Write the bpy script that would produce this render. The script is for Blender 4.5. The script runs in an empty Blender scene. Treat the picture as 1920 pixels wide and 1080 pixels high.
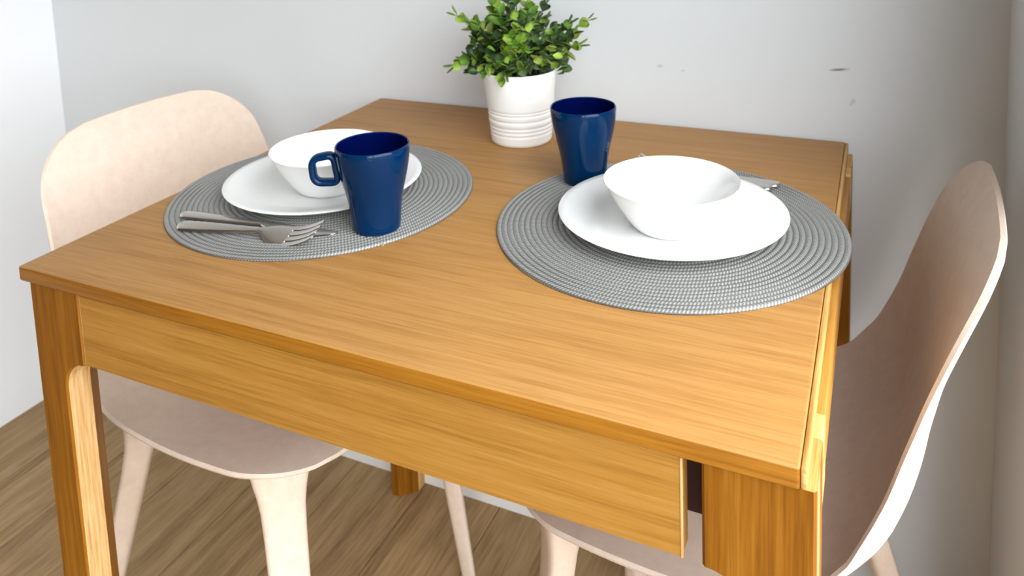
import bpy, bmesh, math, random
from mathutils import Vector, Matrix, Euler
random.seed(7)
SC = bpy.context.scene
COL = SC.collection
PI = math.pi

# ------------------------------------------------------------------ camera, world, light, exposure
F_PX, CX, CY = 1509.37, 949.42, -41.97          # focal length and principal point, in pixels of a 1920x1080 frame
cam_d = bpy.data.cameras.new('camera')
cam = bpy.data.objects.new('camera', cam_d)
COL.objects.link(cam)
cam.location = (0.83968, -0.51980, 1.15403)
cam.rotation_euler = (1.449294, 0.037709, 0.434590)
cam_d.sensor_fit = 'HORIZONTAL'
cam_d.sensor_width = 36.0
cam_d.lens = F_PX / 1920 * 36.0
cam_d.shift_x = (960 - CX) / 1920
cam_d.shift_y = (CY - 540) / 1920
cam_d.clip_start = 0.02
cam_d.dof.use_dof = True
cam_d.dof.focus_distance = 0.70
cam_d.dof.aperture_fstop = 10.0
SC.camera = cam

world = bpy.data.worlds.new('sky')
SC.world = world
world.use_nodes = True
bg = world.node_tree.nodes['Background']
wt = world.node_tree
w_tc = wt.nodes.new('ShaderNodeTexCoord'); w_sep = wt.nodes.new('ShaderNodeSeparateXYZ'); w_rmp = wt.nodes.new('ShaderNodeValToRGB')
wt.links.new(w_tc.outputs['Generated'], w_sep.inputs[0]); wt.links.new(w_sep.outputs[2], w_rmp.inputs[0])
w_rmp.color_ramp.elements[0].position = 0.0; w_rmp.color_ramp.elements[0].color = (0.17, 0.16, 0.14, 1)     # ground outside
w_rmp.color_ramp.elements[1].position = 0.02; w_rmp.color_ramp.elements[1].color = (0.90, 0.955, 1.0, 1)      # overcast sky
wt.links.new(w_rmp.outputs[0], bg.inputs['Color'])
bg.inputs['Strength'].default_value = 6.0

SC.view_settings.view_transform = 'Standard'
SC.view_settings.look = 'None'
SC.view_settings.gamma = 1.0
SC.view_settings.use_curve_mapping = False
SC.view_settings.exposure = 0.36

# daylight enters through the glazing in the right wall
XR = 0.995            # inner face of the right wall
WIN_R = (-2.05, 0.31, 0.06, 2.25)     # y0, y1, z0, z1
YF = -3.40            # inner face of the wall behind the camera
XO = -3.20            # inner face of the unseen far wall, set far back to cut bounce light
XL = -0.90
YB = 0.7045
ZC = 2.50

def portal(name, loc, rot, sx, sy):
    l = bpy.data.lights.new(name, 'AREA')
    l.shape = 'RECTANGLE'; l.size = sx; l.size_y = sy
    l.cycles.is_portal = True
    o = bpy.data.objects.new(name, l); COL.objects.link(o)
    o.location = loc; o.rotation_euler = rot
portal('window_portal', (XR + 0.20, (WIN_R[0] + WIN_R[1]) / 2, (WIN_R[2] + WIN_R[3]) / 2), (0, PI / 2, 0), WIN_R[3] - WIN_R[2], WIN_R[1] - WIN_R[0])

# ------------------------------------------------------------------ helpers
def srgb(r, g, b):
    def f(c):
        c /= 255.0
        return c / 12.92 if c <= 0.04045 else ((c + 0.055) / 1.055) ** 2.4
    return (f(r), f(g), f(b), 1)

class NT:
    def __init__(self, name):
        self.m = bpy.data.materials.new(name); self.m.use_nodes = True
        self.t = self.m.node_tree
        self.b = self.t.nodes['Principled BSDF']
        self.out = self.t.nodes['Material Output']
    def n(self, typ, **kw):
        nd = self.t.nodes.new(typ)
        for k, v in kw.items():
            if k.startswith('i_'):
                nd.inputs[k[2:].replace('_', ' ')].default_value = v
            else:
                setattr(nd, k, v)
        return nd
    def l(self, a, b): self.t.links.new(a, b)
    def math(self, op, a, b=None, clamp=False):
        nd = self.t.nodes.new('ShaderNodeMath'); nd.operation = op; nd.use_clamp = clamp
        for i, v in enumerate((a, b)):
            if v is None: continue
            if isinstance(v, (int, float)): nd.inputs[i].default_value = v
            else: self.l(v, nd.inputs[i])
        return nd.outputs[0]
    def ramp(self, fac, stops):
        nd = self.t.nodes.new('ShaderNodeValToRGB')
        e = nd.color_ramp.elements
        while len(e) < len(stops): e.new(0.5)
        for el, (p, c) in zip(e, stops):
            el.position = p; el.color = c
        self.l(fac, nd.inputs[0]); return nd.outputs[0]
    def mix(self, fac, a, b, blend='MIX'):
        nd = self.t.nodes.new('ShaderNodeMix'); nd.data_type = 'RGBA'; nd.blend_type = blend
        for i, v in ((0, fac), (6, a), (7, b)):
            if isinstance(v, (int, float, tuple)): nd.inputs[i].default_value = v
            else: self.l(v, nd.inputs[i])
        return nd.outputs[2]
    def noise(self, vec, scale, detail=3, rough=0.5, dist=0.0):
        nd = self.t.nodes.new('ShaderNodeTexNoise')
        nd.inputs['Scale'].default_value = scale; nd.inputs['Detail'].default_value = detail
        nd.inputs['Roughness'].default_value = rough; nd.inputs['Distortion'].default_value = dist
        if vec is not None: self.l(vec, nd.inputs['Vector'])
        return nd.outputs['Fac']
    def coords(self, scale=(1, 1, 1), rot=(0, 0, 0), loc=(0, 0, 0)):
        tc = self.t.nodes.new('ShaderNodeTexCoord'); mp = self.t.nodes.new('ShaderNodeMapping')
        mp.inputs['Scale'].default_value = scale; mp.inputs['Rotation'].default_value = rot; mp.inputs['Location'].default_value = loc
        self.l(tc.outputs['Object'], mp.inputs['Vector']); return mp.outputs[0]
    def bump(self, h, strength=0.1, dist=0.001):
        nd = self.t.nodes.new('ShaderNodeBump')
        nd.inputs['Strength'].default_value = strength; nd.inputs['Distance'].default_value = dist
        self.l(h, nd.inputs['Height']); self.l(nd.outputs[0], self.b.inputs['Normal'])

def wood(name, axis, dark, mid, light, rough=0.36, contrast=1.0, spec=0.2, fine=420, bump=0.06, seed=0.0, cross=105.0, along=2.8):
    t = NT(name)
    def v(c, a, k=1.0):
        sc = [c] * 3; sc[axis] = a
        return t.coords(tuple(sc), loc=(seed * k, seed * 1.7, seed * 0.6))
    n1 = t.noise(v(cross, along), 1.0, 5, 0.65, 0.25)          # growth rings
    n2 = t.noise(v(fine, 14.0), 1.0, 3, 0.6)                    # pores
    n3 = t.noise(v(9.0, 0.9, 2.0), 1.0, 2, 0.5, 0.3)           # broad tone
    n4 = t.noise(v(cross * 0.35, along * 0.7, 3.0), 1.0, 3, 0.5, 0.4)
    a = t.math('ADD', t.math('MULTIPLY', n1, 0.50), t.math('MULTIPLY', n2, 0.40))
    a = t.math('ADD', a, t.math('MULTIPLY', n3, 0.15))
    a = t.math('ADD', a, t.math('MULTIPLY', n4, 0.10))
    lo, hi = 0.575 - 0.17 / contrast, 0.575 + 0.17 / contrast
    col = t.ramp(a, [(lo, dark), (0.575, mid), (hi, light)])
    pore = t.math('MULTIPLY', t.math('SUBTRACT', t.noise(v(fine * 0.8, 14.0, 5.0), 1.0, 2, 0.5), 0.60, clamp=True), 2.2, clamp=True)
    t.l(t.mix(pore, col, dark), t.b.inputs['Base Color'])
    t.b.inputs['Roughness'].default_value = rough
    t.b.inputs['Specular IOR Level'].default_value = spec
    t.bump(n2, bump, 0.0006)
    return t.m

def plain(name, col, rough=0.5, spec=0.5, metal=0.0, coat=0.0, sss=0.0):
    t = NT(name)
    t.b.inputs['Base Color'].default_value = col
    t.b.inputs['Roughness'].default_value = rough
    t.b.inputs['Specular IOR Level'].default_value = spec
    t.b.inputs['Metallic'].default_value = metal
    t.b.inputs['Coat Weight'].default_value = coat
    return t

def mesh_obj(name, verts, faces, mat=None, parent=None, smooth=False, mats=None, fmat=None):
    me = bpy.data.meshes.new(name)
    me.from_pydata([tuple(v) for v in verts], [], faces)
    for m in (mats or ([mat] if mat else [])): me.materials.append(m)
    if fmat:
        for p, k in zip(me.polygons, fmat): p.material_index = k
    if smooth: me.polygons.foreach_set('use_smooth', [True] * len(me.polygons))
    me.update()
    o = bpy.data.objects.new(name, me); COL.objects.link(o)
    if parent: o.parent = parent
    return o

def bm_obj(name, bm, mat=None, parent=None, smooth=False):
    bmesh.ops.recalc_face_normals(bm, faces=bm.faces)
    me = bpy.data.meshes.new(name); bm.to_mesh(me); bm.free()
    if mat: me.materials.append(mat)
    if smooth: me.polygons.foreach_set('use_smooth', [True] * len(me.polygons))
    o = bpy.data.objects.new(name, me); COL.objects.link(o)
    if parent: o.parent = parent
    return o

def add_box(bm, x0, x1, y0, y1, z0, z1):
    r = bmesh.ops.create_cube(bm, size=1.0)
    for v in r['verts']:
        v.co = Vector(((x0 + x1) / 2 + v.co.x * (x1 - x0), (y0 + y1) / 2 + v.co.y * (y1 - y0), (z0 + z1) / 2 + v.co.z * (z1 - z0)))
    return r['verts']

def box(name, x0, x1, y0, y1, z0, z1, mat, parent=None, bevel=0.0, seg=2):
    bm = bmesh.new(); add_box(bm, x0, x1, y0, y1, z0, z1)
    if bevel: bmesh.ops.bevel(bm, geom=bm.edges[:], offset=bevel, segments=seg, affect='EDGES', profile=0.5)
    o = bm_obj(name, bm, mat, parent)
    if bevel: autosmooth(o)
    return o

def autosmooth(o, ang=40):
    me = o.data
    me.polygons.foreach_set('use_smooth', [True] * len(me.polygons))
    bm = bmesh.new(); bm.from_mesh(me)
    for e in bm.edges:
        if len(e.link_faces) == 2 and e.calc_face_angle(0) > math.radians(ang): e.smooth = False
    bm.to_mesh(me); bm.free()

def lathe(name, prof, mat, parent=None, n=96, cap_start=True, cap_end=True, ang=35):
    """prof: list of (r, z)"""
    verts, faces = [], []
    for r, z in prof:
        for k in range(n):
            a = 2 * PI * k / n
            verts.append((r * math.cos(a), r * math.sin(a), z))
    for i in range(len(prof) - 1):
        for k in range(n):
            k2 = (k + 1) % n
            faces.append((i * n + k, i * n + k2, (i + 1) * n + k2, (i + 1) * n + k))
    if cap_start: faces.append(tuple(reversed(range(n))))
    if cap_end: faces.append(tuple((len(prof) - 1) * n + k for k in range(n)))
    o = mesh_obj(name, verts, faces, mat, parent)
    bm = bmesh.new(); bm.from_mesh(o.data); bmesh.ops.recalc_face_normals(bm, faces=bm.faces); bm.to_mesh(o.data); bm.free()
    autosmooth(o, ang)
    return o

def empty(name, loc, rz=0.0):
    o = bpy.data.objects.new(name, None); COL.objects.link(o)
    o.location = loc; o.rotation_euler = (0, 0, rz); o.empty_display_size = 0.05
    return o

def tag(o, label, cat, group=None):
    o['label'] = label; o['category'] = cat
    if group: o['group'] = group
    return o

def struct(o):
    o['kind'] = 'structure'; return o

def curve_pts(ctrl, n):
    """Catmull-Rom through ctrl (tuples), n samples per span"""
    P = [Vector(c) for c in ctrl]
    P = [P[0] * 2 - P[1]] + P + [P[-1] * 2 - P[-2]]
    out = []
    for i in range(1, len(P) - 2):
        for k in range(n):
            t = k / n
            a, b, c, d = P[i - 1], P[i], P[i + 1], P[i + 2]
            out.append(0.5 * ((2 * b) + (c - a) * t + (2 * a - 5 * b + 4 * c - d) * t * t + (3 * b - a - 3 * c + d) * t ** 3))
    out.append(P[-2]); return out

def interp(tab, x):
    """cubic Hermite through the table, so widths change without kinks"""
    n = len(tab)
    if x <= tab[0][0]: return tab[0][1]
    if x >= tab[-1][0]: return tab[-1][1]
    def slope(i):
        a, b = max(i - 1, 0), min(i + 1, n - 1)
        return (tab[b][1] - tab[a][1]) / (tab[b][0] - tab[a][0])
    for i in range(n - 1):
        if x <= tab[i + 1][0]:
            h = tab[i + 1][0] - tab[i][0]; t = (x - tab[i][0]) / h
            return (tab[i][1] * (1 + 2 * t) * (1 - t) ** 2 + slope(i) * h * t * (1 - t) ** 2
                    + tab[i + 1][1] * t * t * (3 - 2 * t) + slope(i + 1) * h * t * t * (t - 1))

# ------------------------------------------------------------------ materials
def wall_material(name, col, marks=()):
    t = NT(name)
    v = t.coords()
    n = t.noise(v, 2.2, 3, 0.5)
    c2 = tuple(x * 0.975 for x in col[:3]) + (1,)
    base = t.ramp(n, [(0.3, c2), (0.7, col)])
    sep = t.n('ShaderNodeSeparateXYZ')
    tc = t.n('ShaderNodeTexCoord'); t.l(tc.outputs['Object'], sep.inputs[0])
    for (x, z, rx, rz, k, mc) in marks:             # scuffs on the paint: soft ellipses with a ragged edge
        dx = t.math('DIVIDE', t.math('SUBTRACT', sep.outputs[0], x), rx)
        dz = t.math('DIVIDE', t.math('SUBTRACT', t.math('SUBTRACT', sep.outputs[2], z), t.math('MULTIPLY', t.math('SUBTRACT', sep.outputs[0], x), 0.12)), rz)
        d = t.math('SQRT', t.math('ADD', t.math('MULTIPLY', dx, dx), t.math('MULTIPLY', dz, dz)))
        d = t.math('ADD', d, t.math('MULTIPLY', t.math('SUBTRACT', t.noise(v, 160, 2), 0.5), 0.5))
        m = t.math('MULTIPLY', t.math('SUBTRACT', 1.25, d, clamp=True), k, clamp=True)
        base = t.mix(m, base, mc)
    t.l(base, t.b.inputs['Base Color'])
    t.b.inputs['Roughness'].default_value = 0.55
    t.b.inputs['Specular IOR Level'].default_value = 0.25
    t.bump(t.noise(v, 380, 2), 0.05, 0.0006)
    return t.m

GREY = srgb(120, 112, 100)
M_wall = wall_material('grey_wall_paint', srgb(224, 227, 229), [
    (0.7862, 0.8644, 0.0130, 0.0021, 0.95, GREY),
    (0.5258, 0.8530, 0.005, 0.0028, 0.35, GREY),
    (0.5620, 0.8480, 0.004, 0.0016, 0.3, GREY),
    (0.8065, 0.8196, 0.0035, 0.0045, 0.28, GREY),
    (0.8030, 0.8150, 0.002, 0.0030, 0.3, GREY)])
M_white_wall = wall_material('white_wall_paint', srgb(247, 248, 250))
M_room = wall_material('low_bounce_wall_paint', srgb(78, 68, 58))  # unseen far wall, colour darkened so less light bounces back
M_front = wall_material('bounce_wall_paint', srgb(188, 178, 166))  # unseen wall behind the camera, lightened to bounce light onto the apron
M_ceiling = wall_material('ceiling_paint', srgb(178, 173, 166))
M_trim = plain('white_trim_paint', srgb(240, 240, 236), 0.4).m

OAK_D, OAK_M, OAK_L = srgb(146, 99, 46), srgb(177, 128, 70), srgb(192, 145, 87)
M_top = wood('oak_veneer_top', 0, OAK_D, OAK_M, OAK_L, rough=0.46, contrast=0.78)
M_edge = wood('oak_edge', 0, srgb(128, 78, 16), srgb(160, 104, 28), srgb(174, 120, 42), rough=0.45, seed=3)
M_apron = wood('oak_apron', 0, srgb(140, 92, 31), srgb(173, 123, 53), srgb(188, 140, 72), rough=0.45, seed=5, contrast=0.85)
M_apron_y = wood('oak_side_apron', 1, srgb(146, 96, 34), srgb(176, 124, 54), srgb(190, 140, 70), rough=0.45, seed=9)
M_leg = wood('oak_leg', 2, srgb(112, 66, 8), srgb(142, 88, 16), srgb(160, 106, 32), rough=0.45, seed=2, contrast=1.1)
M_cut = wood('oak_cut_edge', 2, srgb(150, 98, 48), srgb(200, 154, 96), srgb(224, 184, 130), rough=0.5, contrast=1.5, fine=300, seed=4, cross=150, along=1.2)
M_cut_y = wood('oak_cut_edge_side', 1, srgb(168, 116, 54), srgb(204, 158, 92), srgb(222, 182, 122), rough=0.5, contrast=1.3, seed=6, cross=160)
M_gap = plain('dark_stained_rail', srgb(58, 22, 18), 0.6).m

def chair_material():
    t = NT('beige_wood_composite')
    v = t.coords()
    n = t.noise(v, 60, 4, 0.6); n2 = t.noise(v, 900, 2, 0.6)
    a = t.math('ADD', t.math('MULTIPLY', n, 0.5), t.math('MULTIPLY', n2, 0.5))
    t.l(t.ramp(a, [(0.3, srgb(220, 197, 178)), (0.55, srgb(231, 210, 192)), (0.75, srgb(238, 219, 203))]), t.b.inputs['Base Color'])
    t.b.inputs['Roughness'].default_value = 0.5
    t.b.inputs['Specular IOR Level'].default_value = 0.35
    t.bump(n2, 0.06, 0.0005)
    return t.m
M_chair = chair_material()

M_china = plain('white_glazed_china', srgb(246, 246, 244), 0.12, 0.5).m
M_mug = plain('navy_glazed_stoneware', srgb(0, 40, 78), 0.05, 0.24).m
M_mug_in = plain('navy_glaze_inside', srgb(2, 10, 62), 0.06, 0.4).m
M_pot = plain('white_glazed_pot', srgb(251, 249, 245), 0.28, 0.5).m
M_soil = plain('dark_moss', srgb(20, 26, 14), 0.9).m
M_stem = plain('green_stem', srgb(70, 92, 34), 0.6).m

def steel():
    t = NT('polished_steel')
    t.b.inputs['Base Color'].default_value = srgb(214, 210, 206)
    t.b.inputs['Metallic'].default_value = 1.0
    t.b.inputs['Roughness'].default_value = 0.22
    return t.m
M_steel = steel()

def mat_material():
    """woven paper-plastic braid: bright and dark stitches following the rings"""
    t = NT('grey_woven_braid')
    tc = t.n('ShaderNodeTexCoord'); sep = t.n('ShaderNodeSeparateXYZ'); t.l(tc.outputs['Object'], sep.inputs[0])
    r = t.math('SQRT', t.math('ADD', t.math('MULTIPLY', sep.outputs[0], sep.outputs[0]), t.math('MULTIPLY', sep.outputs[1], sep.outputs[1])))
    ang = t.math('ARCTAN2', sep.outputs[1], sep.outputs[0])
    ring = t.math('DIVIDE', r, MAT_PITCH)
    ri = t.math('FLOOR', ring)
    # stitches: arc length based, offset per ring
    cnt = t.math('ROUND', t.math('MULTIPLY', t.math('ADD', ri, 0.5), 2 * PI * MAT_PITCH / 0.0036))
    ph = t.math('ADD', t.math('MULTIPLY', ang, t.math('DIVIDE', cnt, 2 * PI)), t.math('MULTIPLY', ri, 0.37))
    fr = t.math('SUBTRACT', t.math('FRACT', ring), 0.5)
    chev = t.math('ADD', ph, t.math('MULTIPLY', t.math('ABSOLUTE', fr), 1.2))
    st = t.math('ABSOLUTE', t.math('SUBTRACT', t.math('FRACT', chev), 0.5))      # 0..0.5
    nz = t.noise(t.coords(), 900, 2)
    f = t.math('ADD', t.math('MULTIPLY', st, 1.5), t.math('MULTIPLY', t.math('SUBTRACT', nz, 0.5), 0.6))
    edge = t.math('MULTIPLY', t.math('ABSOLUTE', fr), 2.0)
    base = t.ramp(f, [(0.10, srgb(116, 115, 111)), (0.42, srgb(143, 142, 138)), (0.75, srgb(182, 182, 178))])
    groove = t.math('MULTIPLY', t.math('SUBTRACT', edge, 0.70, clamp=True), 3.2, clamp=True)
    base = t.mix(groove, base, srgb(84, 82, 78))
    t.l(base, t.b.inputs['Base Color'])
    t.b.inputs['Roughness'].default_value = 0.42
    t.b.inputs['Specular IOR Level'].default_value = 0.5
    t.bump(st, 0.45, 0.0008)
    return t.m
MAT_R, MAT_RINGS = 0.1935, 30
MAT_PITCH = MAT_R / MAT_RINGS
M_mat = mat_material()
M_thread = plain('pale_grey_thread', srgb(206, 204, 198), 0.6).m

# ------------------------------------------------------------------ the room
# floor: a base slab with separate laminate planks laid towards the back wall
floor = struct(box('floor', XO - 0.1, XR + 0.1, YF - 0.1, YB + 0.1, -0.10, -0.008, plain('floor_underlay', srgb(92, 74, 54), 0.9).m))
def plank_material(name, k, seed):
    c = lambda r, g, b: srgb(r * k, g * k, b * k)
    return wood(name, 1, c(128, 100, 66), c(171, 140, 98), c(194, 164, 122), rough=0.45, contrast=1.0, fine=200, seed=seed, bump=0.02, cross=34.0, along=1.4)
PL = [plank_material('oak_laminate', k, s) for k, s in ((1.0, 1.1), (0.93, 4.7), (1.05, 8.3), (0.97, 12.9))]
PW = 0.158
bmp = bmesh.new(); add_box(bmp, 0, PW - 0.0015, 0, 1.28, -0.008, 0.0)
bmesh.ops.bevel(bmp, geom=[e for e in bmp.edges if all(v.co.z > -0.001 for v in e.verts)], offset=0.0007, segments=1, affect='EDGES')
plank_meshes = []
for i, m in enumerate(PL):
    me = bpy.data.meshes.new('plank'); bmp.to_mesh(me); me.materials.append(m); plank_meshes.append(me)
bmp.free()
nx = int(math.ceil((XR - XO) / PW)) + 1
for i in range(nx):
    y = YB + 0.02 - 1.28 * (0.35 + 0.65 * ((i * 0.382) % 1.0))
    x = XO - 0.06 + i * PW
    ys = [y + 1.2815, y, y - 1.2815, y - 2 * 1.2815, y - 3 * 1.2815]
    for j, yy in enumerate(ys):
        if yy > YB or yy + 1.28 < YF: continue
        o = bpy.data.objects.new('plank', plank_meshes[(i * 7 + j * 3 + (i * j) % 2) % 4]); COL.objects.link(o)
        o.parent = floor; o.location = (x, yy, 0)
        if x + PW > XR + 0.09: o.scale.x = max(0.2, (XR + 0.09 - x) / PW)

wb = struct(box('wall_back', XO - 0.1, XR + 0.12, YB, YB + 0.12, 0, ZC, M_wall))
wl = struct(box('wall_left', XL - 0.12, XL, -0.25, YB, 0, ZC, M_white_wall))
struct(box('wall_far', XO - 0.12, XO, YF - 0.1, YB, 0, ZC, M_room))
def wall_with_hole(name, axis, pos, th, a0, a1, h0, h1, hz0, hz1, mat):
    bm = bmesh.new()
    def bx(u0, u1, z0, z1):
        if u1 - u0 < 1e-4 or z1 - z0 < 1e-4: return
        if axis == 'x': add_box(bm, pos, pos + th, u0, u1, z0, z1)
        else: add_box(bm, u0, u1, pos - th, pos, z0, z1)
    bx(a0, h0, 0, ZC); bx(h1, a1, 0, ZC); bx(h0, h1, 0, hz0); bx(h0, h1, hz1, ZC)
    return struct(bm_obj(name, bm, mat))
wall_with_hole('wall_right', 'x', XR, 0.18, YF - 0.1, YB, *WIN_R, M_wall)
struct(box('wall_front', XO, XR, YF - 0.12, YF, 0, ZC, M_front))
struct(box('ceiling', XO - 0.12, XR + 0.18, YF - 0.18, YB + 0.12, ZC, ZC + 0.1, M_ceiling))

def window_frame(name, axis, pos, a0, a1, z0, z1, div):
    w = struct(empty(name, (pos, a0, z0) if axis == 'x' else (a0, pos, z0)))
    t = 0.05
    L, Hh = a1 - a0, z1 - z0
    def bar(nm, u0, u1, v0, v1):
        if axis == 'x': box(nm, -0.03, 0.03, u0, u1, v0, v1, M_trim, w, 0.004, 1)
        else: box(nm, u0, u1, -0.03, 0.03, v0, v1, M_trim, w, 0.004, 1)
    bar('frame_rail', 0, L, 0, t); bar('frame_rail', 0, L, Hh - t, Hh)
    bar('frame_stile', 0, t, t, Hh - t); bar('frame_stile', L - t, L, t, Hh - t)
    for d in div: bar('mullion', d * L - t / 2, d * L + t / 2, t, Hh - t)
window_frame('window_1', 'x', XR + 0.13, WIN_R[0], WIN_R[1], WIN_R[2], WIN_R[3], (0.5,))

def baseboard(name, x0, x1):
    prof = [(0, 0), (-0.012, 0), (-0.012, 0.048), (-0.009, 0.055), (-0.003, 0.058), (0, 0.058)]
    v = [(x, YB + p[0], p[1]) for x in (x0, x1) for p in prof]; n = len(prof)
    f = [(i, (i + 1) % n, n + (i + 1) % n, n + i) for i in range(n)] + [tuple(range(n)), tuple(reversed(range(n, 2 * n)))]
    o = mesh_obj(name, v, f, M_trim)
    bm = bmesh.new(); bm.from_mesh(o.data); bmesh.ops.recalc_face_normals(bm, faces=bm.faces); bm.to_mesh(o.data); bm.free()
    return struct(o)
baseboard('baseboard_back', XL, XR)

# ------------------------------------------------------------------ the table
H = 0.7597; TH = 0.0165; TW = 0.80; TD = 0.6997
table = tag(empty('dining_table', (0.4, 0.35, 0)), 'square oak veneer dining table standing against the grey wall', 'table')
T0 = Vector((0.4, 0.35, 0))
def tpart(o):
    o.parent = table; o.location = -T0; return o

tpart(box('tabletop', 0, TW - 0.0035, 0, TD, H - TH, H, M_top, None, 0.0022, 3))
bpy.data.objects['tabletop'].data.materials.append(M_edge)
for p in bpy.data.objects['tabletop'].data.polygons:
    if p.normal.z < 0.35: p.material_index = 1
es = tpart(box('edge_strip', TW - 0.0033, TW + 0.0010, 0.0008, TD - 0.0006, H - TH + 0.0004, H - 0.0008, M_cut_y, None, 0.0016, 2))
es['label'] = 'pale wooden edge strip on the right side of the top'

FX0, FX1, FY0, FY1 = 0.0108, 0.8072, 0.0030, 0.6985
ZT = H - TH - 0.0004
ZA = 0.662
def make_leg(mx, my):
    """mx,my = +1: leg body grows to +x / +y from its outer corner"""
    W0, W1, D1, D2, CH = 0.0440, 0.0765, 0.028, 0.0555, 0.026
    r = W1 - W0
    zs = [(0.0, W0), (0.25, W0), (0.5, W0), (ZA - r, W0)]
    for k in range(1, 13):
        a = k / 12 * PI / 2
        zs.append((ZA - r + r * math.sin(a), W1 - r * math.cos(a)))
    zs += [(ZT, W1)]
    verts, faces, fm = [], [], []
    b = 0.0022
    for z, w in zs:
        sec = [(b, 0), (w - b, 0), (w, b), (w, D1), (w - CH, D2), (b, D2), (0, D2 - b), (0, D1), (0, b)]
        for x, y in sec:
            verts.append((x * mx, y * my, z))
    n = 9
    for i in range(len(zs) - 1):
        for k in range(n):
            k2 = (k + 1) % n
            q = (i * n + k, i * n + k2, (i + 1) * n + k2, (i + 1) * n + k)
            faces.append(q if mx * my > 0 else tuple(reversed(q)))
            fm.append(1 if k in (2,) or (k in (7,) and mx < 0) else 0)
    faces.append(tuple(reversed(range(n))) if mx * my > 0 else tuple(range(n))); fm.append(0)
    tp = tuple((len(zs) - 1) * n + k for k in range(n))
    faces.append(tp if mx * my > 0 else tuple(reversed(tp))); fm.append(2)
    o = mesh_obj('leg', verts, faces, None, None, False, [M_leg, M_cut, M_cut_y], fm)
    autosmooth(o, 25)
    o.parent = table
    return o
for mx, my, x, y in ((1, 1, FX0, FY0), (-1, 1, FX1, FY0), (1, -1, FX0, FY1), (-1, -1, FX1, FY1)):
    lg = make_leg(mx, my); lg.location = Vector((x, y, 0)) - T0
    lg['label'] = 'oak leg with a pale rounded inner cut edge'

# aprons
tpart(box('front_apron', 0.0885, 0.7168, FY0 + 0.0006, FY0 + 0.0190, ZA + 0.001, ZT - 0.001, M_apron, None, 0.0008, 1))
ab = tpart(box('apron_end_band', 0.7155, 0.7172, FY0 + 0.0001, FY0 + 0.0030, ZA + 0.0006, ZT - 0.0012, M_cut, None, 0.0003, 1))
ab['label'] = 'pale edge band on the end of the front apron'
jb = tpart(box('joint_strip', 0.0874, 0.0884, FY0 + 0.0012, FY0 + 0.018, ZA + 0.002, ZT - 0.001, M_cut))
jb['label'] = 'thin pale joint line beside the front leg'
tpart(box('back_apron', 0.0885, 0.7140, FY1 - 0.019, FY1 - 0.0006, ZA + 0.001, ZT - 0.001, M_apron, None, 0.0008, 1))
tpart(box('side_apron', FX0 + 0.001, FX0 + 0.020, FY0 + 0.0565, FY1 - 0.0565, ZA + 0.001, ZT - 0.001, M_apron_y, None, 0.0008, 1))
tpart(box('corner_block', FX1 - 0.020, FX1, FY0 + 0.0556, FY0 + 0.0850, 0.690, ZT, M_cut_y, None, 0.0008, 1))
tpart(box('corner_block', FX1 - 0.020, FX1, FY1 - 0.0850, FY1 - 0.0556, 0.690, ZT, M_cut_y, None, 0.0008, 1))
tpart(box('side_apron', FX1 - 0.020, FX1 - 0.0006, FY0 + 0.0852, FY1 - 0.0852, 0.690, ZT - 0.0030, M_apron_y, None, 0.0012, 2))
tpart(box('slide_rail', 0.60, FX1 - 0.080, FY0 + 0.030, FY0 + 0.048, 0.676, ZT - 0.002, M_gap, None, 0.001, 1))
tpart(box('slide_rail', 0.60, FX1 - 0.080, FY1 - 0.048, FY1 - 0.030, 0.676, ZT - 0.002, M_gap, None, 0.001, 1))

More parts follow.
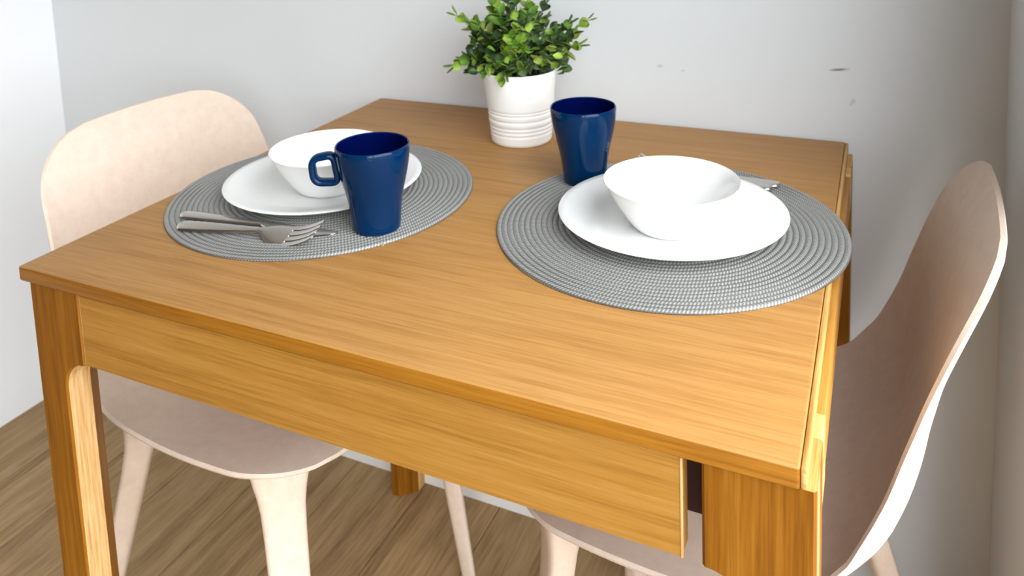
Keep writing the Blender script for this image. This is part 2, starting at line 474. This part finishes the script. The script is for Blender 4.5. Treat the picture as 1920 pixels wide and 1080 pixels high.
# ------------------------------------------------------------------ the chairs
def make_chair(name, label, loc, rz, group):
    root = tag(empty(name, loc, rz), label, 'chair', group)
    ZS = 0.4593
    ctrl = [(0.238, ZS - 0.008), (0.226, ZS - 0.002), (0.178, ZS + 0.004), (0.108, ZS + 0.002), (0.02, ZS - 0.003), (-0.06, ZS), (-0.108, ZS + 0.014), (-0.142, ZS + 0.042),
            (-0.167, 0.526), (-0.180, 0.557), (-0.189, 0.594), (-0.195, 0.634), (-0.2005, 0.664), (-0.2085, 0.704), (-0.222, 0.754), (-0.238, 0.792), (-0.252, 0.818)]
    pts = curve_pts([(x, 0, z) for x, z in ctrl], 6)
    # resample by arc length
    L = [0.0]
    for a, b in zip(pts, pts[1:]): L.append(L[-1] + (b - a).length)
    tot = L[-1]
    def at(s):
        s = min(max(s, 0.0), tot)
        for i in range(len(L) - 1):
            if s <= L[i + 1]:
                t = (s - L[i]) / (L[i + 1] - L[i]); return pts[i].lerp(pts[i + 1], t)
        return pts[-1]
    def nrm(s):
        d = (at(min(s + 0.004, tot)) - at(max(s - 0.004, 0))).normalized()
        return Vector((d.z, 0, -d.x)) if False else Vector((-d.z, 0, d.x)) * -1
    # half width / curl of the sides as a function of arc length from the front lip
    wid = [(0.0, 0.211), (0.14, 0.2265), (0.28, 0.2245), (0.36, 0.2195), (0.44, 0.2150), (0.58, 0.204), (tot, 0.186)]
    curl = [(0.0, 0.000), (0.10, 0.008), (0.20, 0.0135), (0.30, 0.0170), (0.37, 0.0260), (0.44, 0.0370), (0.55, 0.0225), (0.66, 0.009), (tot, 0.004)]
    RF, RT = 0.085, 0.086       # corner radii front, top
    NS, NV = 64, 32
    rows = []
    ss = [tot * (0.55 * (0.5 - 0.5 * math.cos(PI * i / NS)) + 0.45 * i / NS) for i in range(NS + 1)]
    for s in ss:
        row = []
        w = interp(wid, s)
        if s < RF: w = w - RF + math.sqrt(max(0, RF * RF - (RF - s) ** 2))
        dt = tot - s
        if dt < RT: w = w - RT + math.sqrt(max(0, RT * RT - (RT - dt) ** 2))
        wf = interp(wid, s)
        for j in range(NV + 1):
            v = -1 + 2 * j / NV
            yy = w * v
            q = abs(yy) / wf
            # crowned ends
            es_ = 0.0
            bow_f = 0.022 * q * q * max(0, 1 - s / 0.16)
            bow_t = 0.014 * q * q * max(0, 1 - dt / 0.2)
            s2 = s + bow_f - bow_t
            p = at(s2)
            d = (at(min(s2 + 0.006, tot)) - at(max(s2 - 0.006, 0))).normalized()
            n = Vector((d.z, 0, -d.x))
            if n.z < 0 and s2 < tot * 0.55: n = -n
            if s2 >= tot * 0.55 and n.x < 0: n = -n
            c = interp(curl, s2) * q ** 4.0
            row.append((p + n * c + Vector((0, yy, 0)), n))
        rows.append(row)
    th = 0.0068
    verts, faces = [], []
    W = NV + 1
    # true normals of the top sheet
    def P(i, j): return rows[min(max(i, 0), NS)][min(max(j, 0), NV)][0]
    for i in range(NS + 1):
        for j in range(W): verts.append(P(i, j))
    for i in range(NS + 1):
        for j in range(W):
            nn = (P(i + 1, j) - P(i - 1, j)).cross(P(i, j + 1) - P(i, j - 1))
            if nn.length < 1e-9: nn = rows[i][j][1].copy()
            nn.normalize()
            if nn.dot(rows[i][j][1]) < 0: nn = -nn
            verts.append(P(i, j) - nn * th)
    off = (NS + 1) * W
    for i in range(NS):
        for j in range(NV):
            a, b, c, d = i * W + j, i * W + j + 1, (i + 1) * W + j + 1, (i + 1) * W + j
            faces.append((a, b, c, d)); faces.append((off + d, off + c, off + b, off + a))
    rim = [(0, j) for j in range(W)] + [(i, NV) for i in range(1, NS + 1)] + [(NS, j) for j in range(NV - 1, -1, -1)] + [(i, 0) for i in range(NS - 1, 0, -1)]
    def rid(k): return rim[k % len(rim)]
    ro = len(verts)
    for k in range(len(rim)):                       # rounded lip: a third ring pushed outwards
        (i0, j0), (ia, ja), (ib, jb) = rid(k), rid(k - 1), rid(k + 1)
        up, dn = verts[i0 * W + j0], verts[off + i0 * W + j0]
        tg = (verts[ib * W + jb] - verts[ia * W + ja])
        tg = tg.normalized() if tg.length > 1e-9 else Vector((0, 1, 0))
        nn = (up - dn).normalized()
        outv = tg.cross(nn)
        ce = Vector((0, 0, 0.5)) if False else (verts[(NS // 2) * W + NV // 2])
        if outv.dot((up + dn) / 2 - ce) < 0: outv = -outv
        verts.append((up + dn) / 2 + outv.normalized() * 0.0026)
    for k in range(len(rim)):
        (i1, j1), (i2, j2) = rid(k), rid(k + 1)
        k2 = (k + 1) % len(rim)
        faces.append((i1 * W + j1, ro + k, ro + k2, i2 * W + j2))
        faces.append((ro + k, off + i1 * W + j1, off + i2 * W + j2, ro + k2))
    shell = mesh_obj('seat_shell', verts, faces, M_chair, root)
    bm = bmesh.new(); bm.from_mesh(shell.data); bmesh.ops.recalc_face_normals(bm, faces=bm.faces)
    bm.to_mesh(shell.data); bm.free()
    autosmooth(shell, 38)
    # legs
    for sx, tx, fx in ((1, 0.166, 0.208), (-1, -0.074, -0.214)):
        for sy in (1, -1):
            top = Vector((tx, 0.162 * sy, ZS - 0.008)); ft = Vector((fx, 0.192 * sy, 0.0))
            sec = [(0.0, 1.75, 1.5), (0.03, 1.55, 1.35), (0.07, 1.32, 1.2), (0.12, 1.14, 1.08), (0.2, 1.04, 1.02), (0.35, 0.98, 0.97), (0.6, 0.86, 0.86), (0.85, 0.74, 0.74), (0.985, 0.68, 0.68), (1.0, 0.62, 0.62)]
            n = 20
            v, f = [], []
            out = math.atan2(0.75 * sy, 1.0 * sx)
            ex = Vector((math.cos(out), math.sin(out), 0)); ey = Vector((-math.sin(out), math.cos(out), 0))
            for t, k1, k2 in sec:
                c = top.lerp(ft, t)
                for q in range(n):
                    a = 2 * PI * q / n
                    ca, sa = math.cos(a), math.sin(a)
                    px = math.copysign(abs(ca) ** 0.5, ca) * 0.0165 * k1
                    py = math.copysign(abs(sa) ** 0.5, sa) * 0.0225 * k2
                    # thinner towards the inside: rounded wedge
                    py *= 1.0 + 0.28 * px / (0.0165 * k1)
                    p = c + ex * px + ey * py
                    if t == 0.0:
                        # follow the underside of the seat
                        qq = abs(p.y) / 0.226
                        p.z = ZS - 0.006 + 0.014 * qq ** 4
                    v.append(p)
            for i in range(len(sec) - 1):
                for q in range(n):
                    q2 = (q + 1) % n
                    f.append((i * n + q, i * n + q2, (i + 1) * n + q2, (i + 1) * n + q))
            f.append(tuple(range(n))); f.append(tuple((len(sec) - 1) * n + q for q in range(n)))
            lg = mesh_obj('leg', v, f, M_chair, root)
            bm = bmesh.new(); bm.from_mesh(lg.data); bmesh.ops.recalc_face_normals(bm, faces=bm.faces); bm.to_mesh(lg.data); bm.free()
            autosmooth(lg, 50)
    return root
make_chair('dining_chair', 'beige moulded shell chair on the left, at the setting with the mug handle showing', (0.0149, 0.3558, 0), math.radians(-3.5), 'beige shell chairs at the table')
make_chair('dining_chair', 'beige moulded shell chair on the right, its backrest seen nearly edge-on', (0.6970, 0.4078, 0), math.radians(177.4), 'beige shell chairs at the table')

# ------------------------------------------------------------------ placemats
def make_mat(label, loc, rz, fray=False):
    prof_n = 5
    n = 256
    verts, faces = [(0, 0, 0.0030)], []
    radii = []
    for i in range(MAT_RINGS):
        for k in range(prof_n):
            f = k / prof_n
            if i == 0 and k == 0: continue
            radii.append((MAT_PITCH * (i + f), 0.0018 + 0.0016 * math.sin(PI * f) ** 0.6))
    radii.append((MAT_R, 0.0014)); radii.append((MAT_R, 0.0002)); 
    for r, z in radii:
        for k in range(n):
            a = 2 * PI * k / n
            rr = r
            if r > MAT_R * 0.85:
                rr = r * (1 + 0.0030 * math.sin(3 * a + 1.1) + 0.0016 * math.sin(7 * a))
            verts.append((rr * math.cos(a), rr * math.sin(a), z))
    m = len(radii)
    for k in range(n): faces.append((0, 1 + k, 1 + (k + 1) % n))
    for i in range(m - 1):
        for k in range(n):
            k2 = (k + 1) % n
            faces.append((1 + i * n + k, 1 + (i + 1) * n + k, 1 + (i + 1) * n + k2, 1 + i * n + k2))
    faces.append(tuple(1 + (m - 1) * n + k for k in reversed(range(n))))
    root = tag(empty('placemat', loc, rz), label, 'placemat', 'round grey woven placemats')
    o = mesh_obj('woven_disc', verts, faces, M_mat, root, True)
    if fray:
        a0 = math.atan2(0.1726 - loc[1], 0.3557 - loc[0]) - rz
        for da, ln, tw in ((-0.03, 0.006, 0.5), (0.015, 0.008, -0.3), (0.04, 0.005, 0.9), (-0.07, 0.005, -0.8)):
            a = a0 + da
            p0 = Vector((math.cos(a), math.sin(a), 0)) * (MAT_R - 0.003) + Vector((0, 0, 0.0018))
            dr = Vector((math.cos(a + tw), math.sin(a + tw), 0))
            sd = Vector((-dr.y, dr.x, 0))
            bm = bmesh.new()
            ring0 = None
            for t in (0, 0.4, 0.8, 1.0):
                c = p0 + dr * ln * t + sd * 0.001 * math.sin(3 * t) + Vector((0, 0, 0.0008 * math.sin(PI * t)))
                w = 0.0007 * (1 - 0.5 * t)
                ring = [bm.verts.new(c + sd * w * math.cos(x) + Vector((0, 0, w * math.sin(x)))) for x in (0, PI / 2, PI, 3 * PI / 2)]
                if ring0:
                    for q in range(4): bm.faces.new((ring0[q], ring0[(q + 1) % 4], ring[(q + 1) % 4], ring[q]))
                else: bm.faces.new(ring)
                ring0 = ring
            bm.faces.new(ring0)
            bm_obj('loose_thread', bm, M_thread, root)
    return root
MATL = (0.1867, 0.2875); MATR = (0.6236, 0.3420)
make_mat('round grey woven placemat in front of the left chair, with a frayed near edge', (MATL[0], MATL[1], H), 0.4, True)
make_mat('round grey woven placemat at the right edge of the table', (MATR[0], MATR[1], H), 2.1)
ZM = H + 0.0034

# ------------------------------------------------------------------ crockery
def make_plate(label, x, y):
    R = 0.127
    prof = [(0.001, 0.0030), (0.070, 0.0030), (0.072, 0.0000), (0.076, 0.0000), (0.079, 0.0030), (0.100, 0.0072), (0.120, 0.0132), (R - 0.001, 0.0152), (R, 0.0163), (R - 0.0012, 0.0172),
            (0.119, 0.0160), (0.100, 0.0104), (0.088, 0.0078), (0.080, 0.0064), (0.060, 0.0058), (0.001, 0.0058)]
    o = lathe('plate', prof, M_china, None, 128, ang=50)
    o.location = (x, y, ZM)
    return tag(o, label, 'plate', 'white dinner plates')
make_plate('white dinner plate on the left placemat beside the cutlery', 0.1830, 0.2945)
make_plate('white dinner plate on the right placemat, in front of the mug', 0.6290, 0.3420)

def make_bowl(label, x, y):
    prof = [(0.001, 0.0020), (0.036, 0.0020), (0.038, 0.0), (0.0405, 0.0), (0.043, 0.0020), (0.0465, 0.0060), (0.0535, 0.0160), (0.0612, 0.0280), (0.0692, 0.0432), (0.0728, 0.0502), (0.0740, 0.0516), (0.0735, 0.0526), (0.0724, 0.0518),
            (0.0662, 0.0428), (0.0587, 0.0285), (0.0510, 0.0165), (0.0440, 0.0085), (0.0380, 0.0058), (0.001, 0.0050)]
    o = lathe('bowl', prof, M_china, None, 112, ang=50)
    o.location = (x, y, ZM + 0.0060)
    return tag(o, label, 'bowl', 'white bowls on the plates')
make_bowl('white bowl on the left plate, half behind the handled mug', 0.1980, 0.2867)
make_bowl('white bowl on the right plate, empty inside and fully in view', 0.6345, 0.3215)

def make_mug(label, x, y, rz, grp):
    root = tag(empty('mug', (x, y, ZM), rz), label, 'mug', grp)
    k = 1.0
    outer = [(0.001, 0.0015), (0.0235, 0.0015), (0.0245, 0.0), (0.0268, 0.0006), (0.0278, 0.004), (0.0288, 0.016), (0.0304, 0.030), (0.0330, 0.044), (0.0365, 0.058), (0.0396, 0.072), (0.0416, 0.085), (0.0424, 0.0955), (0.0422, 0.0984), (0.0412, 0.0994), (0.0401, 0.0985)]
    inner = [(0.0401, 0.0985), (0.0390, 0.085), (0.0370, 0.072), (0.0338, 0.058), (0.0302, 0.044), (0.0276, 0.030), (0.0258, 0.016), (0.0240, 0.0095), (0.0200, 0.0075), (0.001, 0.0070)]
    def smooth(pr, a, b, n=3):
        mid = curve_pts([(r, 0, z) for r, z in pr[a:b]], n)
        return pr[:a] + [(p.x, p.z) for p in mid] + pr[b:]
    lathe('body', smooth(outer, 4, 12), M_mug, root, 96, True, False, 50)
    ii = lathe('inside', smooth(inner, 0, 7), M_mug_in, root, 96, False, True, 50)
    for p in ii.data.polygons: pass
    bm = bmesh.new(); bm.from_mesh(ii.data)
    bmesh.ops.recalc_face_normals(bm, faces=bm.faces)
    bm.faces.ensure_lookup_table()
    # inside surface faces the axis
    f0 = bm.faces[10]
    c = f0.calc_center_median()
    if f0.normal.x * c.x + f0.normal.y * c.y > 0: bmesh.ops.reverse_faces(bm, faces=bm.faces)
    bm.to_mesh(ii.data); bm.free()
    # handle: closed rounded loop in local xz, towards -x, its inner bar merging with the body
    corners = [(-0.0442, 0.0890), (-0.0694, 0.0850), (-0.0676, 0.0572), (-0.0397, 0.0562)]
    cp = []
    rr = 0.0100
    for k in range(4):
        p = Vector((corners[k][0], 0, corners[k][1]))
        a = Vector((corners[k - 1][0], 0, corners[k - 1][1])); b = Vector((corners[(k + 1) % 4][0], 0, corners[(k + 1) % 4][1]))
        r_ = rr if k in (1, 2) else 0.0085
        e0 = p + (a - p).normalized() * r_; e1 = p + (b - p).normalized() * r_
        for t in [q / 8 for q in range(9)]:
            cp.append(e0 * (1 - t) ** 2 + p * 2 * t * (1 - t) + e1 * t * t)
    v, f = [], []
    n = 16
    N = len(cp)
    for i, p in enumerate(cp):
        d = (cp[(i + 1) % N] - cp[i - 1]).normalized()
        nn = Vector((-d.z, 0, d.x))
        for q in range(n):
            a = 2 * PI * q / n
            ca, sa = math.cos(a), math.sin(a)
            v.append(p + nn * (math.copysign(abs(ca) ** 0.75, ca) * 0.0042) + Vector((0, math.copysign(abs(sa) ** 0.7, sa) * 0.0074, 0)))
    for i in range(N):
        i2 = (i + 1) % N
        for q in range(n):
            q2 = (q + 1) % n
            f.append((i * n + q, i * n + q2, i2 * n + q2, i2 * n + q))
    hd = mesh_obj('handle', v, f, M_mug, root)
    bm = bmesh.new(); bm.from_mesh(hd.data); bmesh.ops.recalc_face_normals(bm, faces=bm.faces); bm.to_mesh(hd.data); bm.free()
    autosmooth(hd, 60)
    return root
make_mug('navy blue glazed mug on the left placemat with its handle in view', 0.3185, 0.2140, math.radians(28), 'navy mugs')
make_mug('navy blue glazed mug behind the right plate, handle turned away', 0.4955, 0.4290, math.radians(-70), 'navy mugs')

# ------------------------------------------------------------------ cutlery
def strip_solid(name, stations, parent, thick_default=0.0018):
    """stations: (x, z_centre, half_width, half_thickness, y_offset); rounded section sweep along x"""
    n = 12
    v, f = [], []
    for (x, z, hw, ht, yo) in stations:
        for q in range(n):
            a = 2 * PI * q / n
            ca, sa = math.cos(a), math.sin(a)
            v.append((x, yo + math.copysign(abs(ca) ** 0.7, ca) * hw, z + math.copysign(abs(sa) ** 0.8, sa) * ht))
    for i in range(len(stations) - 1):
        for q in range(n):
            q2 = (q + 1) % n
            f.append((i * n + q, i * n + q2, (i + 1) * n + q2, (i + 1) * n + q))
    f.append(tuple(reversed(range(n)))); f.append(tuple((len(stations) - 1) * n + q for q in range(n)))
    o = mesh_obj(name, v, f, M_steel, parent)
    bm = bmesh.new(); bm.from_mesh(o.data); bmesh.ops.recalc_face_normals(bm, faces=bm.faces); bm.to_mesh(o.data); bm.free()
    autosmooth(o, 50)
    return o

def handle_stations(L, w0, w1, lift0, lift1):
    out = []
    for t, k in ((0, 0.35), (0.012, 0.72), (0.035, 0.93), (0.08, 1.0), (0.3, 0.95), (0.6, 0.78), (0.85, 0.62), (1.0, 0.55)):
        out.append((t * L, lift0 + (lift1 - lift0) * t, w0 * k, 0.0026 * (1 - 0.35 * t), 0))
    return out

def make_knife(label, p0, p1, z, group):
    d = Vector(p1) - Vector(p0)
    L = d.length
    root = tag(empty('table_knife', (p0[0], p0[1], z), math.atan2(d.y, d.x)), label, 'knife', group)
    hs = handle_stations(L * 0.54, 0.0090, 0.006, 0.0030, 0.0034)
    strip_solid('handle', hs, root)
    B0 = L * 0.54
    st = []
    for t, hw, ht, yo in ((0, 0.0045, 0.0016, 0), (0.06, 0.0062, 0.0013, 0.001), (0.14, 0.0090, 0.0009, 0.0025), (0.5, 0.0094, 0.0008, 0.0028), (0.8, 0.0086, 0.0007, 0.0022), (0.93, 0.0060, 0.0006, 0.0000), (0.985, 0.0028, 0.0005, -0.0028), (1.0, 0.0006, 0.0004, -0.0045)):
        st.append((B0 - 0.001 + t * (L - B0), 0.0032 - 0.0018 * t, hw, ht, -yo))
    strip_solid('blade', st, root)
    return root

def make_fork(label, p0, p1, z, roll, group, lift=0.0):
    d = Vector(p1) - Vector(p0)
    L = d.length
    root = tag(empty('table_fork', (p0[0], p0[1], z), math.atan2(d.y, d.x)), label, 'fork', group)
    root.rotation_euler = (roll, -math.atan2(lift, L), math.atan2(d.y, d.x))
    HL = L * 0.575
    hs = handle_stations(HL, 0.0090, 0.004, 0.0030, 0.0075)
    hs[-1] = (HL, 0.0078, 0.0042, 0.0017, 0)
    strip_solid('handle', hs, root)
    # shovel of the head
    st = []
    H1 = L * 0.775
    for t, hw, z_ in ((0, 0.0042, 0.0078), (0.15, 0.0060, 0.0072), (0.35, 0.0125, 0.0052), (0.55, 0.0165, 0.0034), (0.8, 0.0180, 0.0024), (1.0, 0.0178, 0.0022)):
        st.append((HL - 0.0006 + t * (H1 - HL), z_, hw, 0.0011, 0))
    strip_solid('head', st, root)
    for k in range(4):
        y = (-1.5 + k) * 0.0095
        ts = []
        for t in (0, 0.25, 0.5, 0.75, 0.95, 1.0):
            ts.append((H1 - 0.001 + t * (L - H1), 0.0022 + 0.0150 * t ** 1.6, 0.0045 * (1 - 0.16 * t) * (0.6 if t == 1 else 1), 0.0010, y * (1 - 0.12 * t)))
        strip_solid('tine', ts, root)
    return root
CG = 'steel cutlery'
make_knife('steel table knife under the fork on the left placemat', (0.0760, 0.1560), (0.2880, 0.1800), ZM - 0.0002, CG)
make_fork('steel fork resting across the knife on the left placemat', (0.0990, 0.1300), (0.2830, 0.1600), ZM + 0.0002, math.radians(14), CG)
make_knife('steel table knife behind the right plate, its handle end farther from the plate', (0.7300, 0.4860), (0.5250, 0.4990), ZM, CG)
make_fork('steel fork behind the right bowl, tine tips showing past the bowl', (0.7230, 0.4720), (0.5480, 0.4880), ZM, 0.0, CG)

# ------------------------------------------------------------------ potted plant
plant = tag(empty('potted_plant', (0.3460, 0.5650, H)), 'leafy green artificial plant in a ribbed white pot by the wall', 'plant')
PH = 0.110
def pot_r(z): return 0.0460 + (0.0555 - 0.0460) * z / PH
prof = [(0.001, 0.002), (0.0425, 0.002), (0.0435, 0.0), (0.0452, 0.0012), (pot_r(0.004), 0.004)]
z = 0.006
while z < 0.108:
    g = 0.0
    for gz, gd, gw in ((0.0165, 0.0011, 0.0016), (0.0225, 0.0011, 0.0016), (0.0285, 0.0011, 0.0016), (0.0385, 0.0015, 0.0018), (0.0480, 0.0013, 0.0016), (0.0525, 0.0010, 0.0014)):
        g += gd * math.exp(-((z - gz) / gw) ** 2)
    prof.append((pot_r(z) - g + 0.0004 * math.exp(-((z - 0.034) / 0.003) ** 2), z))
    z += 0.0008 if z < 0.058 else 0.01
prof += [(pot_r(0.1085), 0.1085), (pot_r(PH) - 0.0012, PH), (pot_r(PH) - 0.0030, 0.1090), (0.0505, 0.100), (0.0480, 0.080)]
pot = lathe('pot', prof, M_pot, plant, 112, True, False, 60)
# moss filling, slightly domed and lumpy
v, f = [(0, 0, 0.103)], []
n = 40
for i, r in enumerate((0.012, 0.024, 0.036, 0.046, 0.0500)):
    for k in range(n):
        a = 2 * PI * k / n
        v.append((r * math.cos(a), r * math.sin(a), 0.103 - 0.006 * (r / 0.05) ** 2 + random.uniform(-0.0015, 0.0015)))
for k in range(n): f.append((0, 1 + k, 1 + (k + 1) % n))
for i in range(4):
    for k in range(n):
        k2 = (k + 1) % n
        f.append((1 + i * n + k, 1 + (i + 1) * n + k, 1 + (i + 1) * n + k2, 1 + i * n + k2))
mesh_obj('moss', v, f, M_soil, plant, True)

def leaf_material(name, a, b):
    t = NT(name)
    tc = t.n('ShaderNodeTexCoord'); sep = t.n('ShaderNodeSeparateXYZ'); t.l(tc.outputs['Object'], sep.inputs[0])
    n = t.noise(t.coords(), 90, 2)
    fac = t.math('ADD', t.math('MULTIPLY', sep.outputs[0], 22.0), t.math('MULTIPLY', n, 0.5), clamp=True)
    t.l(t.ramp(fac, [(0.2, a), (0.8, b)]), t.b.inputs['Base Color'])
    t.b.inputs['Roughness'].default_value = 0.42
    t.b.inputs['Subsurface Weight'].default_value = 0.0
    return t.m
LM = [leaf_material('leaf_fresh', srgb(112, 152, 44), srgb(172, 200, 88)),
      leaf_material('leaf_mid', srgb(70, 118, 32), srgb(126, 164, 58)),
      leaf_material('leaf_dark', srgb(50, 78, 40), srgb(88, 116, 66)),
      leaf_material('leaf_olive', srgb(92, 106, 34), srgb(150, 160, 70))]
def leaf_mesh(L, W, cup, mat):
    """oval leaf with folded midrib, real thickness"""
    v, f = [], []
    st = [(0.0, 0.10), (0.12, 0.34), (0.32, 0.86), (0.52, 1.0), (0.72, 0.88), (0.90, 0.50), (1.0, 0.06)]
    for side in (0, 1):
        for t, w in st:
            for y in (-1, 0, 1):
                zz = 0.22 * W * abs(y) * w + cup * L * (t * t) - (0.0005 if side else 0)
                v.append((t * L, y * W * 0.5 * w, zz))
    n = len(st) * 3
    for i in range(len(st) - 1):
        for j in range(2):
            a = i * 3 + j
            f.append((a, a + 3, a + 4, a + 1)); f.append((n + a, n + a + 1, n + a + 4, n + a + 3))
    rim = [i * 3 for i in range(len(st))] + [(len(st) - 1) * 3 + 1] + [i * 3 + 2 for i in reversed(range(len(st)))] + [1]
    for k in range(len(rim)):
        a, b = rim[k], rim[(k + 1) % len(rim)]
        f.append((a, b, n + b, n + a))
    me = bpy.data.meshes.new('leaf'); me.from_pydata(v, [], f); me.materials.append(mat)
    me.polygons.foreach_set('use_smooth', [True] * len(me.polygons)); me.update()
    return me
LEAVES = {(s, m): leaf_mesh(L, W, c, LM[m]) for s, (L, W, c) in enumerate(((0.0135, 0.0100, 0.22), (0.0180, 0.0140, 0.16), (0.0205, 0.0170, 0.08))) for m in range(4)}
count = 0
rnd = random.Random(21)
sprigs = []
# (azimuth, outward reach, height above the moss): a loose dome, wider than the pot, lowest sprigs hang over the rim
for ring, (num, reach, hgt) in enumerate(((3, 0.022, 0.122), (5, 0.048, 0.108), (7, 0.076, 0.074), (9, 0.074, 0.022))):
    for k in range(num):
        a = 2 * PI * (k + 0.37 * ring) / num + rnd.uniform(-0.2, 0.2)
        sprigs.append((a, reach * rnd.uniform(0.88, 1.12), hgt * rnd.uniform(0.85, 1.12), ring))
for i_, (az, re_, hg_) in zip((-1, -2, -3, -4, 8, 9, 10, 4), ((-88, 0.062, 0.006), (205, 0.098, 0.012), (14, 0.092, 0.040), (-112, 0.066, 0.016), (26, 0.106, 0.074), (200, 0.092, 0.088), (-70, 0.070, 0.050), (8, 0.084, 0.060))):
    sprigs[i_] = (math.radians(az), re_, hg_, 2 if hg_ > 0.03 else 3)
def sprig(a, reach, hgt, ring, nleaf):
    global count
    ca, sa = math.cos(a), math.sin(a)
    r0 = 0.014 + 0.018 * min(1, reach / 0.07)
    base = Vector((ca * r0, sa * r0, 0.100))
    tip = Vector((ca * reach, sa * reach, 0.106 + hgt))
    lim_y = YB - 0.5650 - 0.014
    if tip.y > lim_y: tip.y = lim_y
    mid = base.lerp(tip, 0.5) + Vector((-ca, -sa, 0)) * 0.006 + Vector((0, 0, 0.010 if ring < 3 else 0.02))
    cp = curve_pts([tuple(base), tuple(mid), tuple(tip)], 6)
    v, f = [], []
    for i, p in enumerate(cp):
        w = 0.0013 * (1 - 0.5 * i / len(cp))
        for q in range(5):
            an = 2 * PI * q / 5
            v.append(p + Vector((math.cos(an) * w, math.sin(an) * w, 0)))
    for i in range(len(cp) - 1):
        for q in range(5):
            q2 = (q + 1) % 5
            f.append((i * 5 + q, i * 5 + q2, (i + 1) * 5 + q2, (i + 1) * 5 + q))
    f.append(tuple(range(5))); f.append(tuple((len(cp) - 1) * 5 + q for q in range(5)))
    stem = mesh_obj('sprig', v, f, M_stem, plant, True)
    pairs = nleaf // 2
    tone = rnd.choice((0, 0, 1, 1, 3, 2))
    for k in range(pairs + 1):
        t = (0.30 if ring < 2 else 0.18) + (0.70 if ring < 2 else 0.82) * k / pairs
        i = min(int(t * (len(cp) - 1)), len(cp) - 2)
        p = cp[i].lerp(cp[i + 1], t * (len(cp) - 1) - i)
        d = (cp[i + 1] - cp[i]).normalized()
        u = d.cross(Vector((0, 0, 1)))
        if u.length < 0.05: u = Vector((1, 0, 0))
        u.normalize(); w = d.cross(u).normalized()
        ph = k * 1.571 + rnd.uniform(-0.3, 0.3)
        for sgn in (0, 1):
            an = ph + sgn * PI
            rad = u * math.cos(an) + w * math.sin(an)
            open_ = (0.95 - 0.55 * (k / pairs) ** 2) + rnd.uniform(-0.12, 0.12)      # tip leaves close up
            xdir = (rad * math.sin(open_ * 1.35) + d * math.cos(open_ * 1.35)).normalized()
            zdir = (d - xdir * d.dot(xdir)).normalized()
            ydir = zdir.cross(xdir)
            size = 2 if k < pairs * 0.45 else (1 if k < pairs * 0.85 else 0)
            m = tone if rnd.random() < 0.6 else rnd.choice((0, 1, 2, 3))
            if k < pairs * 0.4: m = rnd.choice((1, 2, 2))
            if k >= pairs - 1 and tone != 2: m = rnd.choice((0, 0, 1))
            o = bpy.data.objects.new('leaf', LEAVES[(size, m)]); COL.objects.link(o)
            o.parent = stem
            s = rnd.uniform(0.98, 1.28)
            M = Matrix((xdir, ydir, zdir)).transposed().to_4x4()
            M.translation = p + rad * 0.001
            o.matrix_local = M @ Matrix.Scale(s, 4)
            count += 1
for a, reach, hgt, ring in sprigs:
    sprig(a, reach, hgt, ring, 10)

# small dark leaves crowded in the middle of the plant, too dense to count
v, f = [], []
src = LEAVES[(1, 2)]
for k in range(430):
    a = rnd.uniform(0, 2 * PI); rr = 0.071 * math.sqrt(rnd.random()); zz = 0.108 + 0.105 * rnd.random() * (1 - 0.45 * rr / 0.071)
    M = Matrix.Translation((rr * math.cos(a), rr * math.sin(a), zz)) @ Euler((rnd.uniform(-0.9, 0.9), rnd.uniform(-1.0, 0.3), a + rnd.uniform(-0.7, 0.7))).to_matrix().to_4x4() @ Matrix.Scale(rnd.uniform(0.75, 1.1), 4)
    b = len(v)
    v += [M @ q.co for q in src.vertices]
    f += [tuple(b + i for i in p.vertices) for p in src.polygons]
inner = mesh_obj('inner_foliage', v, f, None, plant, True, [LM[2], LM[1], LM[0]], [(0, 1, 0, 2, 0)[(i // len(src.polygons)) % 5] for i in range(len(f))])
inner['kind'] = 'stuff'
